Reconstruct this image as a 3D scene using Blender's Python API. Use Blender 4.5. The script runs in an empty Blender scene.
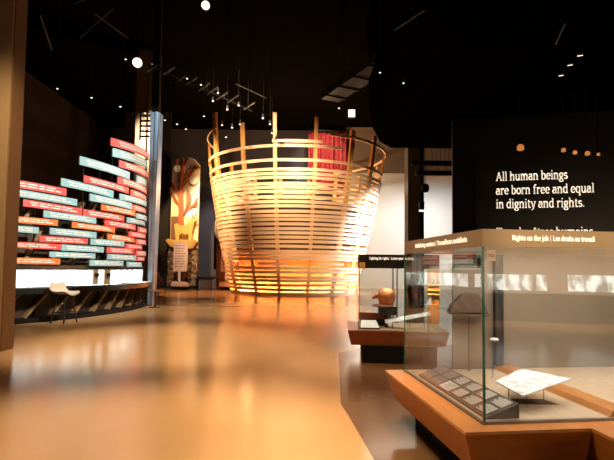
import bpy, bmesh, math, random
from math import radians as R, sin, cos, pi, sqrt, atan2, hypot
from mathutils import Vector, Matrix
random.seed(7)
SC = bpy.context.scene
COL = SC.collection

# ------------------------------------------------------------------ camera
EYE, FPX, PPX, PPY = 1.6, 450.0, 307.0, 246.0
cam_data = bpy.data.cameras.new('camera')
cam_data.sensor_fit = 'HORIZONTAL'; cam_data.sensor_width = 36.0
cam_data.lens = FPX / 614 * 36.0
cam_data.shift_y = 16 / 614
cam_data.clip_end = 200
cam = bpy.data.objects.new('camera', cam_data); COL.objects.link(cam)
CAMROT = Matrix.Rotation(pi/2 + R(2.8), 3, 'X') @ Matrix.Rotation(R(.65), 3, 'Z')
cam.matrix_world = Matrix.Translation((0, 0, EYE)) @ CAMROT.to_4x4()
SC.camera = cam

# ------------------------------------------------------------------ world, exposure
w = bpy.data.worlds.new('world'); SC.world = w; w.use_nodes = True
w.node_tree.nodes['Background'].inputs[0].default_value = (.9, .62, .42, 1)
w.node_tree.nodes['Background'].inputs[1].default_value = .012
SC.view_settings.view_transform = 'Standard'; SC.view_settings.look = 'None'
SC.view_settings.exposure = 0.0; SC.view_settings.gamma = 1
SC.view_settings.use_curve_mapping = False

# ------------------------------------------------------------------ lights
def aim(o, loc, tgt):
    o.location = loc
    o.rotation_euler = (Vector(tgt) - Vector(loc)).to_track_quat('-Z', 'Y').to_euler()
def spot(loc, tgt, watt, col, deg, blend=.6, size=.25):
    d = bpy.data.lights.new('spot', 'SPOT'); d.energy = watt; d.color = col
    d.spot_size = R(deg); d.spot_blend = blend; d.shadow_soft_size = size
    o = bpy.data.objects.new('spot_light', d); COL.objects.link(o); aim(o, loc, tgt); return o
def area(loc, tgt, watt, col, sx, sy, parent=None):
    d = bpy.data.lights.new('area', 'AREA'); d.energy = watt; d.color = col
    d.shape = 'RECTANGLE'; d.size = sx; d.size_y = sy
    o = bpy.data.objects.new('area_light', d); COL.objects.link(o); aim(o, loc, tgt)
    if parent: o.parent = parent
    return o
def point(loc, watt, col, size=.1):
    d = bpy.data.lights.new('point', 'POINT'); d.energy = watt; d.color = col; d.shadow_soft_size = size
    o = bpy.data.objects.new('point_light', d); COL.objects.link(o); o.location = loc; return o
WARM = (1, .75, .48); AMB = (1, .55, .22); WHT = (1, .9, .78); BLU = (.62, .77, 1)
# pools of light on the floor
spot((-2.0, 2.5, 10.5), (-1.6, 3.4, 0), 5300, WARM, 36, .7, .4)
spot((-3.5, 8.8, 10.5), (-3.0, 9.8, 0), 5400, WARM, 37, .7, .4)
spot((-1.0, 17.0, 10.5), (-1.5, 17.5, 0), 4200, WARM, 55, .8, .4)
spot((-6.0, 25.0, 10.5), (-6.0, 27.0, 0), 3500, AMB, 45, .8, .4)
spot((1.2, 4.0, 10.5), (.6, 6.0, 0), 2200, AMB, 34, .8, .4)
# the curved wall of slats
spot((1.0, 9.0, 8.5), (-6.8, 14.2, 3.2), 7000, WHT, 40, .6, .3)
spot((-1.0, 19.5, 9.0), (-6.4, 17.0, 3.8), 2400, WHT, 46, .6, .3)
spot((-3.0, 14.5, 9.5), (-6.5, 18.6, 7.2), 1500, (.85, .93, 1), 24, .6, .2)
# the basket
spot((-4.0, 12.0, 10.5), (-1.6, 25.5, 7.2), 22000, (1, .78, .54), 27, .7, .4)
spot((2.0, 10.0, 6.2), (.6, 26.0, 4.4), 9500, (1, .74, .46), 32, .7, .4)
spot((-9.5, 20.0, 10.0), (-5.0, 29.0, 5.0), 14000, WARM, 45, .7, .4)
spot((8.2, 24.8, 5.6), (3.4, 28.0, 3.6), 14000, BLU, 62, .7, .4)
# white wall beside the basket
spot((6.4, 28.0, 9.0), (7.0, 36.0, 3.0), 3000, (1, .92, .84), 75, .8, .5)
spot((11.0, 29.0, 7.0), (10.6, 36.0, 4.0), 1700, (.85, .94, 1), 80, .8, .5)
# tree panels on the back wall
spot((-8.0, 26.0, 9.5), (-9.1, 33.0, 5.0), 6500, (1, .76, .46), 30, .6, .2)
spot((-5.4, 27.5, 9.5), (-6.3, 33.0, 3.4), 4000, (1, .75, .45), 34, .6, .2)
spot((-8.2, 27.0, 6.0), (-9.0, 31.6, 1.6), 900, (1, .78, .58), 36, .7, .2)
spot((-5.0, 26.8, 6.0), (-6.0, 31.9, 1.6), 500, (1, .78, .58), 26, .7, .2)
spot((-7.0, 30.0, 9.5), (-7.4, 37.5, 3.2), 2600, (1, .88, .86), 50, .8, .3)
# cases
spot((-1.2, 2.2, 5.6), (1.0, 3.6, .5), 850, (1, .78, .5), 46, .7, .2)
spot((1.7, .6, 4.6), (2.0, 3.2, 2.0), 1150, (1, .78, .52), 30, .7, .2)
spot((-.6, 5.6, 6.0), (1.0, 7.8, .5), 600, (1, .8, .55), 30, .7, .2)
# left pillar
spot((-3.2, 5.0, 7.0), (-5.8, 8.4, 2.6), 1700, (1, .74, .45), 55, .8, .3)
# right-hand screen wall behind the visitor
spot((8.0, -1.0, 7.0), (10.5, -7.0, 2.2), 16000, (1, .82, .62), 70, .8, .4)

# ------------------------------------------------------------------ helpers
def ray(x, y):
    return CAMROT @ Vector(((x - PPX)/FPX, -(y - PPY)/FPX, -1))
def at_z(x, y, z=0):
    d = ray(x, y); return Vector((0, 0, EYE)) + d*((z - EYE)/d.z)
def at_y(x, y, Y):
    d = ray(x, y); return Vector((0, 0, EYE)) + d*(Y/d.y)

class MB:
    def __init__(s): s.v = []; s.f = []; s.sm = []
    def add(s, vs, fs, smooth=False):
        n = len(s.v); s.v += [tuple(v) for v in vs]
        for f in fs: s.f.append([n+i for i in f]); s.sm.append(smooth)
        return s
    def box(s, x0, x1, y0, y1, z0, z1, m=None):
        vs = [Vector((x, y, z)) for z in (z0, z1) for y in (y0, y1) for x in (x0, x1)]
        if m is not None: vs = [m @ v for v in vs]
        return s.add(vs, [(0,2,3,1),(4,5,7,6),(0,1,5,4),(2,6,7,3),(0,4,6,2),(1,3,7,5)])
    def hexa(s, bot, top):                 # two 4-corner loops
        n = len(bot)
        fs = [tuple(range(n))[::-1], tuple(range(n, 2*n))]
        for i in range(n): j = (i+1) % n; fs.append((i, j, n+j, n+i))
        return s.add(list(bot)+list(top), fs)
    def prism(s, poly, fn, d0, d1):        # polygon (u,w) -> fn(u,w,d)
        return s.hexa([fn(u, v, d0) for u, v in poly], [fn(u, v, d1) for u, v in poly])
    def beam(s, a, b, wd, ht, up=(0, 0, 1)):
        a = Vector(a); b = Vector(b); d = (b-a).normalized(); up = Vector(up)
        if abs(d.dot(up)) > .98: up = Vector((1, 0, 0))
        x = d.cross(up).normalized()*wd/2; y = x.cross(d).normalized()*ht/2
        return s.hexa([a-x-y, a+x-y, a+x+y, a-x+y], [b-x-y, b+x-y, b+x+y, b-x+y])
    def tube(s, pts, r, n=8):
        pts = [Vector(p) for p in pts]; rs = r if isinstance(r, (list, tuple)) else [r]*len(pts)
        vs = []
        for i, p in enumerate(pts):
            d = (pts[min(i+1, len(pts)-1)] - pts[max(i-1, 0)]).normalized()
            up = Vector((0, 0, 1)) if abs(d.z) < .95 else Vector((1, 0, 0))
            x = d.cross(up).normalized(); y = x.cross(d)
            for k in range(n):
                a = 2*pi*k/n; vs.append(p + (x*cos(a) + y*sin(a))*rs[i])
        fs = []
        for i in range(len(pts)-1):
            for k in range(n):
                j = (k+1) % n; fs.append((i*n+k, i*n+j, (i+1)*n+j, (i+1)*n+k))
        s.add(vs, fs, True)
        m = (len(pts)-1)*n
        return s.add([vs[k] for k in range(n)] + [vs[m+k] for k in range(n)], [tuple(range(n))[::-1], tuple(range(n, 2*n))])
    def lathe(s, prof, c=(0, 0, 0), n=20, m=None):
        vs = []
        for r, z in prof:
            for k in range(n):
                a = 2*pi*k/n; v = Vector((c[0]+r*cos(a), c[1]+r*sin(a), c[2]+z)); vs.append(m @ v if m is not None else v)
        fs = []
        for i in range(len(prof)-1):
            for k in range(n):
                j = (k+1) % n; fs.append((i*n+k, i*n+j, (i+1)*n+j, (i+1)*n+k))
        fs.append(tuple(range(n))[::-1]); fs.append(tuple(range((len(prof)-1)*n, len(prof)*n)))
        return s.add(vs, fs, True)
    def arc(s, c, r0, r1, z0, z1, a0, a1, n=48, fn=None, dr=0, rf=None):
        # closed box section swept about c; angle 0 faces -y, grows to +x
        vs = []
        full = abs(a1-a0) > 2*pi-1e-4
        cnt = n if full else n+1
        for i in range(cnt):
            a = a0+(a1-a0)*i/n; dz = fn(a) if fn else 0
            k_ = rf(a) if rf else 1
            for r, z in ((r0, z0), (r1, z0), (r1+dr, z1), (r0+dr, z1)):
                r *= k_
                vs.append(Vector((c[0]+r*sin(a), c[1]-r*cos(a), z+dz)))
        fs = []
        for i in range(n):
            b = ((i+1) % cnt)*4; q = i*4
            for k in range(4):
                j = (k+1) % 4; fs.append((q+k, q+j, b+j, b+k))
        if not full: fs += [(3, 2, 1, 0), tuple(4*n+k for k in range(4))]
        return s.add(vs, fs)
    def build(s, name, mat, parent=None, bev=0, recalc=True):
        me = bpy.data.meshes.new(name); me.from_pydata(s.v, [], s.f); me.update()
        for p, k in zip(me.polygons, s.sm): p.use_smooth = k
        if recalc:
            bm = bmesh.new(); bm.from_mesh(me); bmesh.ops.recalc_face_normals(bm, faces=bm.faces); bm.to_mesh(me); bm.free()
        me.materials.append(mat)
        o = bpy.data.objects.new(name, me); COL.objects.link(o)
        if parent: o.parent = parent
        if bev:
            b = o.modifiers.new('bev', 'BEVEL'); b.width = bev; b.segments = 2; b.limit_method = 'ANGLE'
        return o
def tag(o, label=None, cat=None, group=None, kind=None):
    if label: o['label'] = label
    if cat: o['category'] = cat
    if group: o['group'] = group
    if kind: o['kind'] = kind
    return o
def thing(name, label, cat, loc=(0, 0, 0), rz=0, group=None):
    o = bpy.data.objects.new(name, None); COL.objects.link(o); o.location = loc; o.rotation_euler = (0, 0, rz)
    o.empty_display_size = .1
    return tag(o, label, cat, group)
def copy_tree(o, parent=None):
    c = o.copy(); COL.objects.link(c)
    if parent: c.parent = parent
    for ch in list(o.children): copy_tree(ch, c)
    return c
def struct(name, mb, mat, label=None):
    o = mb.build(name, mat); o['kind'] = 'structure'
    if label: o['label'] = label
    return o

# ------------------------------------------------------------------ materials
def mat(name, col, rough=.5, metal=0, spec=.5, emit=None, strength=0, noise=None, bump=None, coat=0):
    m = bpy.data.materials.new(name); m.use_nodes = True
    nt = m.node_tree; b = nt.nodes['Principled BSDF']
    b.inputs['Base Color'].default_value = (*col, 1); b.inputs['Roughness'].default_value = rough
    b.inputs['Metallic'].default_value = metal; b.inputs['Specular IOR Level'].default_value = spec
    b.inputs['Coat Weight'].default_value = coat
    if emit: b.inputs['Emission Color'].default_value = (*emit, 1); b.inputs['Emission Strength'].default_value = strength
    tc = nt.nodes.new('ShaderNodeTexCoord'); mp = nt.nodes.new('ShaderNodeMapping'); nt.links.new(tc.outputs['Object'], mp.inputs[0])
    if noise:      # (scale xyz, col2, lo, hi)
        sc, c2, lo, hi = noise
        mp.inputs['Scale'].default_value = sc
        n = nt.nodes.new('ShaderNodeTexNoise'); n.inputs['Scale'].default_value = 1; n.inputs['Detail'].default_value = 5
        nt.links.new(mp.outputs[0], n.inputs['Vector'])
        r = nt.nodes.new('ShaderNodeValToRGB'); r.color_ramp.elements[0].position = lo; r.color_ramp.elements[1].position = hi
        r.color_ramp.elements[0].color = (*col, 1); r.color_ramp.elements[1].color = (*c2, 1)
        nt.links.new(n.outputs[0], r.inputs[0]); nt.links.new(r.outputs[0], b.inputs['Base Color'])
    if bump:
        n2 = nt.nodes.new('ShaderNodeTexNoise'); n2.inputs['Scale'].default_value = bump[0]; nt.links.new(tc.outputs['Object'], n2.inputs['Vector'])
        bp = nt.nodes.new('ShaderNodeBump'); bp.inputs['Strength'].default_value = bump[1]; nt.links.new(n2.outputs[0], bp.inputs['Height']); nt.links.new(bp.outputs[0], b.inputs['Normal'])
    return m
M = {}
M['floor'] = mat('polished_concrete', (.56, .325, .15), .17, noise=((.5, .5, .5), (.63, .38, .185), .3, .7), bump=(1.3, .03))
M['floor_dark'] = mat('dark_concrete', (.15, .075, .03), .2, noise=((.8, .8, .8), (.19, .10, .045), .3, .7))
M['joint'] = mat('joint', (.10, .05, .025), .5)
M['black'] = mat('black_paint', (.006, .005, .004), .7, spec=.2)
M['ceil'] = mat('ceiling_black', (.0035, .0026, .002), .9, spec=.0)
M['wall_dark'] = mat('wall_brown_black', (.022, .013, .008), .7, spec=.2, noise=((.4, .4, .4), (.03, .017, .011), .3, .7))
M['wall_grey'] = mat('wall_grey', (.045, .038, .042), .7, noise=((.5, .5, .5), (.06, .05, .055), .3, .7))
M['text_wall'] = mat('text_wall_black', (.006, .0045, .004), .35, spec=.4)
M['wall_white'] = mat('wall_white', (.82, .78, .72), .6)
M['wall_taupe'] = mat('wall_taupe', (.22, .16, .11), .7, noise=((.7, .7, .7), (.28, .2, .14), .3, .7))
M['beige_wall'] = mat('beige_wall', (.62, .47, .33), .6)
M['beige'] = mat('beige_panel', (.20, .155, .115), .55)
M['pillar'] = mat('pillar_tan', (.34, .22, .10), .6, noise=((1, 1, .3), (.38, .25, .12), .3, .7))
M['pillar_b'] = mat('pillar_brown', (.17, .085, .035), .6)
M['column'] = mat('column_tan', (.19, .12, .07), .6)
M['olive'] = mat('olive_column', (.12, .085, .045), .6)
M['wood'] = mat('fascia_wood', (.31, .092, .013), .32, noise=((1.2, 9, 14), (.40, .13, .022), .3, .7))
M['wood_top'] = mat('ledge_wood', (.42, .155, .034), .3, noise=((9, 1.2, 9), (.50, .20, .05), .3, .7))
M['wood_red'] = mat('red_fascia_wood', (.26, .065, .018), .35, noise=((1.2, 9, 14), (.31, .085, .025), .3, .7))
M['slat'] = mat('maple_slat', (.70, .44, .24), .4, noise=((2.5, 2.5, 20), (.78, .53, .32), .3, .7))
M['rib'] = mat('rib_wood', (.60, .27, .07), .42, noise=((7, 7, .8), (.70, .35, .10), .3, .7))
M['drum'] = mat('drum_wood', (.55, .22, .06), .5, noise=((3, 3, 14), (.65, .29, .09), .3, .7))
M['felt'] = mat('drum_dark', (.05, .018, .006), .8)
M['red'] = mat('slat_red', (.74, .10, .095), .45)
M['orange'] = mat('slat_orange', (.85, .19, .045), .45)
M['blue'] = mat('slat_blue', (.28, .50, .55), .45)
M['ink'] = mat('white_ink', (.85, .82, .76), .5)
M['ink_grey'] = mat('grey_ink', (.25, .22, .2), .6)
M['ink_dark'] = mat('dark_ink', (.05, .04, .035), .6)
M['letter'] = mat('lit_lettering', (.85, .8, .72), .5, emit=(1, .84, .66), strength=.85)
M['desk'] = mat('desk_black', (.010, .014, .011), .3)
M['mural'] = mat('mural_brown', (.018, .011, .006), .6, noise=((1.6, 1.6, 1.6), (.06, .034, .015), .42, .62))
M['strut'] = mat('strut_tan', (.24, .14, .06), .6)
M['steel'] = mat('fin_steel', (.46, .58, .68), .4, metal=.25, noise=((9, 9, .4), (.14, .18, .23), .35, .65))
M['dmetal'] = mat('dark_metal', (.03, .03, .032), .4, metal=.6)
M['gmetal'] = mat('grey_metal', (.16, .15, .14), .35, metal=.6)
M['shell'] = mat('stool_shell', (.55, .46, .34), .45)
M['header'] = mat('header_bronze', (.28, .19, .10), .5)
M['header_dk'] = mat('header_dark', (.012, .008, .006), .45)
M['deck'] = mat('deck_sand', (.43, .32, .22), .6, noise=((30, 30, 30), (.49, .37, .26), .3, .7))
M['rail'] = mat('rail_dark', (.035, .022, .016), .35)
M['card_grey'] = mat('card_grey', (.22, .17, .14), .5)
M['card_dark'] = mat('card_dark', (.06, .045, .035), .5)
M['white'] = mat('card_white', (.80, .82, .88), .5, noise=((14, 14, 14), (.55, .53, .55), .5, .62))
M['plain_white'] = mat('paper_white', (.8, .77, .72), .5)
M['brown'] = mat('leather_brown', (.12, .07, .045), .6)
M['copper'] = mat('copper', (.62, .20, .07), .35, metal=.55)
M['pinkb'] = mat('reader_board', (.82, .58, .44), .5)
M['stone'] = mat('stone', (.20, .12, .06), .8, noise=((4, 4, 4), (.5, .35, .2), .4, .62), bump=(6, .6))
M['relief_y'] = mat('relief_yellow', (.85, .62, .25), .5, noise=((1, 1, 1), (.9, .72, .4), .3, .7))
M['relief_l'] = mat('relief_lilac', (.36, .26, .25), .5)
M['relief_o'] = mat('relief_orange', (.36, .075, .014), .5, noise=((3, 3, 1), (.46, .12, .025), .3, .7))
M['relief_b'] = mat('relief_brown', (.30, .11, .04), .55)
M['relief_g'] = mat('relief_gold', (.64, .34, .07), .5, noise=((2, 2, 2), (.72, .42, .10), .3, .7))
M['relief_d'] = mat('relief_field', (.20, .08, .02), .55)
M['bluegrey'] = mat('bench_bluegrey', (.24, .32, .42), .5)
M['bead'] = mat('red_beads', (.42, .022, .018), .5, noise=((9, 9, 9), (.10, .006, .006), .45, .6))
M['duct'] = mat('duct_brown', (.008, .006, .004), .7, noise=((.8, 3, 3), (.003, .0025, .002), .35, .65))
M['lamp'] = mat('lamp_lens', (1, .9, .75), .4, emit=(1, .82, .6), strength=3)
M['lamp_s'] = mat('small_lens', (1, .9, .75), .4, emit=(1, .86, .68), strength=1.6)
M['lamp_amb'] = mat('amber_lens', (1, .5, .2), .4, emit=(1, .34, .07), strength=.5)
M['strip'] = mat('warm_strip', (1, .8, .5), .4, emit=(1, .62, .28), strength=70)
M['led'] = mat('led', (1, .9, .75), .4, emit=(1, .85, .65), strength=4)

def screen_mat(name, strength, sc):
    m = mat(name, (.9, .95, .9), .4); nt = m.node_tree; b = nt.nodes['Principled BSDF']
    tc = nt.nodes.new('ShaderNodeTexCoord'); mp = nt.nodes.new('ShaderNodeMapping'); mp.inputs['Scale'].default_value = sc
    n = nt.nodes.new('ShaderNodeTexNoise'); n.inputs['Scale'].default_value = 1; n.inputs['Detail'].default_value = 6
    r = nt.nodes.new('ShaderNodeValToRGB'); r.color_ramp.elements[0].position = .42; r.color_ramp.elements[1].position = .56
    r.color_ramp.elements[0].color = (.10, .10, .085, 1); r.color_ramp.elements[1].color = (.95, 1, .96, 1)
    nt.links.new(tc.outputs['Object'], mp.inputs[0]); nt.links.new(mp.outputs[0], n.inputs['Vector'])
    nt.links.new(n.outputs[0], r.inputs[0]); nt.links.new(r.outputs[0], b.inputs['Emission Color'])
    b.inputs['Emission Strength'].default_value = strength
    return m
M['screen'] = screen_mat('backlit_screen', 1.8, (3.5, 3.5, 1.6))
M['screen_b'] = screen_mat('backlit_screen_bright', 9.0, (3.5, 3.5, 1.6))

def glass_mat(name, tint=(.93, .97, .95), boost=1.9):
    m = bpy.data.materials.new(name); m.use_nodes = True; nt = m.node_tree; nt.nodes.clear()
    out = nt.nodes.new('ShaderNodeOutputMaterial'); mx = nt.nodes.new('ShaderNodeMixShader')
    t = nt.nodes.new('ShaderNodeBsdfTransparent'); t.inputs[0].default_value = (*tint, 1)
    g = nt.nodes.new('ShaderNodeBsdfGlossy'); g.inputs['Roughness'].default_value = .015
    f = nt.nodes.new('ShaderNodeFresnel'); f.inputs[0].default_value = 1.5
    mu = nt.nodes.new('ShaderNodeMath'); mu.operation = 'MULTIPLY'; mu.inputs[1].default_value = boost; mu.use_clamp = True
    nt.links.new(f.outputs[0], mu.inputs[0]); nt.links.new(mu.outputs[0], mx.inputs[0])
    nt.links.new(t.outputs[0], mx.inputs[1]); nt.links.new(g.outputs[0], mx.inputs[2]); nt.links.new(mx.outputs[0], out.inputs[0])
    return m
M['glass'] = glass_mat('case_glass')
M['edge'] = mat('glass_edge_green', (.01, .10, .055), .15, emit=None)

# ------------------------------------------------------------------ serif lettering drawn with a broad pen
def _arc(cx, cy, rx, ry, a0, a1, n=14):
    return [(cx+rx*cos(R(a0+(a1-a0)*i/n)), cy+ry*sin(R(a0+(a1-a0)*i/n))) for i in range(n+1)]
def _glyphs():
    G = {}
    def g(ch, wd, strokes, serifs=()): G[ch] = (wd, strokes, serifs)
    S = lambda x, y, l=.2, r=.2: (x-l, x+r, y)
    g('a', .92, [_arc(.38, .3, .3, .3, 60, 360-60), [(.68, 0), (.68, .68)], _arc(.4, .68, .28, .3, 0, 150), [(.53, .56), (.68, .6)]], [S(.76, 0, .06, .16)])
    g('b', 1.0, [[(.2, 0), (.2, 1.5)], _arc(.5, .5, .36, .5, -140, 140, 18)], [S(.12, 1.5, .14, .06)])
    g('d', 1.02, [[(.78, 0), (.78, 1.5)], _arc(.48, .5, .38, .5, 40, 320, 18)], [S(.7, 1.5, .14, .06), S(.86, 0, .06, .14)])
    g('e', .9, [[(.12, .54), (.78, .54)], _arc(.46, .5, .36, .5, 5, 320, 18)])
    G['ê'] = (.9, G['e'][1] + [[(.25, 1.15), (.46, 1.4), (.67, 1.15)]], ())
    G['é'] = (.9, G['e'][1] + [[(.4, 1.15), (.62, 1.4)]], ())
    g('f', .66, [[(.26, 0), (.26, 1.15)], _arc(.5, 1.15, .24, .34, 180, 60), [(.02, 1.0), (.56, 1.0)]], [S(.26, 0)])
    g('g', .92, [_arc(.42, .66, .3, .34, 0, 360, 18), [(.3, .36), (.22, .16), (.5, .1), (.74, 0)], _arc(.42, -.22, .36, .24, 30, 360+0, 18), [(.66, .9), (.86, .98)]])
    g('h', 1.08, [[(.2, 0), (.2, 1.5)], _arc(.5, .62, .32, .38, 160, 0), [(.82, .62), (.82, 0)]], [S(.2, 0), S(.82, 0), S(.12, 1.5, .14, .06)])
    g('i', .5, [[(.24, 0), (.24, 1)], [(.24, 1.3), (.24, 1.5)]], [S(.24, 0), S(.16, 1, .14, .06)])
    g('j', .5, [[(.28, 1), (.28, -.2)], _arc(.05, -.2, .23, .25, 0, -100), [(.28, 1.3), (.28, 1.5)]], [S(.2, 1, .14, .06)])
    g('l', .5, [[(.24, 0), (.24, 1.5)]], [S(.24, 0), S(.16, 1.5, .14, .06)])
    g('k', 1.0, [[(.2, 0), (.2, 1.5)], [(.28, .45), (.78, 1)], [(.42, .58), (.85, 0)]], [S(.2, 0), S(.85, 0, .15, .12)])
    g('m', 1.62, [[(.2, 0), (.2, 1)], _arc(.47, .62, .29, .38, 160, 0), [(.76, .62), (.76, 0)], _arc(1.05, .62, .31, .38, 160, 0), [(1.36, .62), (1.36, 0)]], [S(.2, 0), S(.76, 0), S(1.36, 0), S(.12, 1, .14, .06)])
    g('n', 1.08, [[(.2, 0), (.2, 1)], _arc(.5, .62, .32, .38, 160, 0), [(.82, .62), (.82, 0)]], [S(.2, 0), S(.82, 0), S(.12, 1, .14, .06)])
    g('o', .98, [_arc(.48, .5, .38, .5, 0, 360, 24)])
    g('p', 1.0, [[(.2, -.45), (.2, 1)], _arc(.5, .5, .36, .5, -140, 140, 18)], [S(.2, -.45), S(.12, 1, .14, .06)])
    g('q', 1.02, [[(.8, -.45), (.8, 1)], _arc(.48, .5, .38, .5, 40, 320, 18)], [S(.8, -.45)])
    g('r', .76, [[(.2, 0), (.2, 1)], _arc(.5, .68, .26, .3, 150, 50)], [S(.2, 0), S(.12, 1, .14, .06), (.58, .7, .84)])
    g('s', .78, [_arc(.38, .74, .26, .25, 30, 270, 12), _arc(.38, .26, .28, .25, 90, -150, 12)])
    g('t', .64, [[(.26, .2), (.26, 1.3)], _arc(.44, .2, .18, .2, 180, 320, 8), [(.04, 1), (.56, 1)]])
    g('u', 1.08, [[(.2, 1), (.2, .38)], _arc(.5, .38, .3, .38, 180, 350), [(.82, 0), (.82, 1)]], [S(.12, 1, .14, .06), S(.74, 1, .14, .06), S(.9, 0, .06, .14)])
    g('v', .95, [[(.1, 1), (.47, 0)], [(.47, 0), (.84, 1)]], [S(.1, 1), S(.84, 1)])
    g('w', 1.4, [[(.1, 1), (.4, 0)], [(.4, 0), (.7, 1)], [(.7, 1), (1.0, 0)], [(1.0, 0), (1.3, 1)]], [S(.1, 1), S(1.3, 1)])
    g('y', .95, [[(.1, 1), (.48, 0)], [(.84, 1), (.4, -.3)], [(.4, -.3), (.12, -.42)]], [S(.1, 1), S(.84, 1)])
    g('z', .85, [[(.1, .95), (.7, .95)], [(.7, .95), (.12, .05)], [(.12, .05), (.76, .05)]])
    g('A', 1.3, [[(.14, 0), (.62, 1.42)], [(.62, 1.42), (1.12, 0)], [(.32, .48), (.92, .48)]], [S(.14, 0), S(1.12, 0)])
    g('R', 1.25, [[(.26, 0), (.26, 1.42)], [(.26, 1.4), (.62, 1.4)], _arc(.62, 1.06, .32, .35, 90, -90), [(.26, .71), (.62, .71)], [(.62, .7), (1.08, 0)]], [S(.26, 0), S(.26, 1.42, .2, .05), S(1.1, 0, .1, .16)])
    g('L', 1.1, [[(.26, 0), (.26, 1.42)], [(.1, .02), (.95, .02)], [(.95, .02), (.98, .3)]], [S(.26, 1.42)])
    g('T', 1.2, [[(.6, 0), (.6, 1.4)], [(.08, 1.4), (1.12, 1.4)], [(.08, 1.4), (.06, 1.1)], [(1.12, 1.4), (1.14, 1.1)]], [S(.6, 0)])
    g('M', 1.7, [[(.24, 0), (.24, 1.42)], [(.24, 1.42), (.82, .1)], [(.82, .1), (1.4, 1.42)], [(1.4, 0), (1.4, 1.42)]], [S(.24, 0), S(1.4, 0), S(.2, 1.42), S(1.44, 1.42)])
    g('I', .6, [[(.3, 0), (.3, 1.42)]], [S(.3, 0), S(.3, 1.42)])
    g('F', 1.1, [[(.26, 0), (.26, 1.42)], [(.26, 1.4), (.95, 1.4)], [(.26, .74), (.75, .74)]], [S(.26, 0), (.95, 1.0, 1.2)])
    g('2', .95, [_arc(.45, 1.02, .3, .38, 160, -30), [(.72, .84), (.12, .05)], [(.12, .05), (.8, .05)]])
    g('0', .98, [_arc(.48, .71, .34, .7, 0, 360, 22)])
    g('.', .42, [[(.18, 0), (.18, .2)]])
    g('|', .7, [[(.35, -.35), (.35, 1.6)]])
    return G
GL = _glyphs()
def text_width(t): return sum(.5 if c == ' ' else GL[c][0]+.06 for c in t)
def lettering(mb, t, fn, thick=.2, thin=.08, d0=0, d1=.01, ox=0, oy=0, sx=1, sy=None):
    # fn(u, w, depth) maps the plane into the thing's space
    sy = sy or sx; x = ox
    def quad(a, b, c, d):
        mb.hexa([fn(*p, d0) for p in (a, b, c, d)], [fn(*p, d1) for p in (a, b, c, d)])
    for ch in t:
        if ch == ' ': x += .5*sx; continue
        wd, st, se = GL[ch]
        for s in st:
            for (ax, ay), (bx, by) in zip(s, s[1:]):
                l = hypot(bx-ax, by-ay)
                if l < 1e-6: continue
                tk = thin + (thick-thin)*abs(by-ay)/l
                if ch == '|': tk = .08
                ex, ey = (bx-ax)/l, (by-ay)/l
                nx, ny = -ey*tk/2, ex*tk/2
                e = .03 if len(s) > 2 else 0
                ax2, ay2, bx2, by2 = ax-ex*e, ay-ey*e, bx+ex*e, by+ey*e
                P = [(ax2+nx, ay2+ny), (ax2-nx, ay2-ny), (bx2-nx, by2-ny), (bx2+nx, by2+ny)]
                quad(*[(x+p*sx, oy+q*sy) for p, q in P])
        for a, b, y in se:
            h = .05
            quad(*[(x+p*sx, oy+q*sy) for p, q in ((a, y-h), (b, y-h), (b, y+h), (a, y+h))])
        x += (wd+.06)*sx
    return x
def word_bars(mb, fn, u0, u1, w0, w1, d0, d1, lo=.04, hi=.12, gap=.025):
    # an unreadable line of small print: a row of word-long bars
    u = u0
    while u < u1 - .01:
        l = min(random.uniform(lo, hi), u1-u)
        P = [(u, w0), (u+l, w0), (u+l, w1), (u, w1)]
        mb.hexa([fn(*p, d0) for p in P], [fn(*p, d1) for p in P]); u += l+gap

# ================================================================== SETTING
X0, X1, Y0, Y1, ZC = -17, 13.5, -9, 37.5, 13.2
struct('floor', MB().box(X0, X1, Y0, Y1, -.2, 0), M['floor'], 'glossy tan polished concrete floor')
struct('ceiling', MB().box(X0, X1, Y0, Y1, ZC, ZC+.2), M['ceil'], 'black open ceiling')
struct('wall_left', MB().box(X0-.2, X0, Y0, Y1, 0, ZC), M['wall_dark'])
struct('wall_back', MB().box(X0, X1, Y1, Y1+.2, 0, ZC), M['wall_grey'])
struct('wall_right', MB().box(X1, X1+.2, Y0, Y1, 0, ZC), M['wall_dark'])
struct('wall_front', MB().box(X0, X1, Y0-.2, Y0, 0, ZC), M['wall_dark'])
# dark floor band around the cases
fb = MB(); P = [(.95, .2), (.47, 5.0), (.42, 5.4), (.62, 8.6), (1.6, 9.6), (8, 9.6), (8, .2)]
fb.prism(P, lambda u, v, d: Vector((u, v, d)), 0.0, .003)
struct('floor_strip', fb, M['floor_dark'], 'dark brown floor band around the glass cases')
struct('trim_1', MB().box(-6.2, 1.4, 18.48, 18.58, 0, .004), M['joint'], 'dark joint line across the floor')
struct('trim_2', MB().box(-16, 9, 32.9, 32.98, 0, .004), M['joint'])
# near left pillar: tan front, browner inner face
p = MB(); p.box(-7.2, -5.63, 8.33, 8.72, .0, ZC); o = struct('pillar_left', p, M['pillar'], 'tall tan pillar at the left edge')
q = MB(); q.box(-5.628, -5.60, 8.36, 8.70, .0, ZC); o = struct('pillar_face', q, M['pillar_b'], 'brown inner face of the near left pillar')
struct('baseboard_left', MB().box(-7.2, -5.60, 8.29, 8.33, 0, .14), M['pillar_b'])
# column seen above the curved wall
a = at_y(133, 200, 23.5); b = at_y(150, 200, 23.5)
cc = MB(); cc.box(a.x, b.x-.32, 23.5, 24.3, 0, ZC); cc.box(b.x-.22, b.x+.15, 23.5, 24.3, 0, ZC); cc.box(b.x-.4, b.x-.2, 23.75, 24.2, 0, ZC)
struct('column_left', cc, M['column'], 'tan slotted column behind the curved wall')
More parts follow.
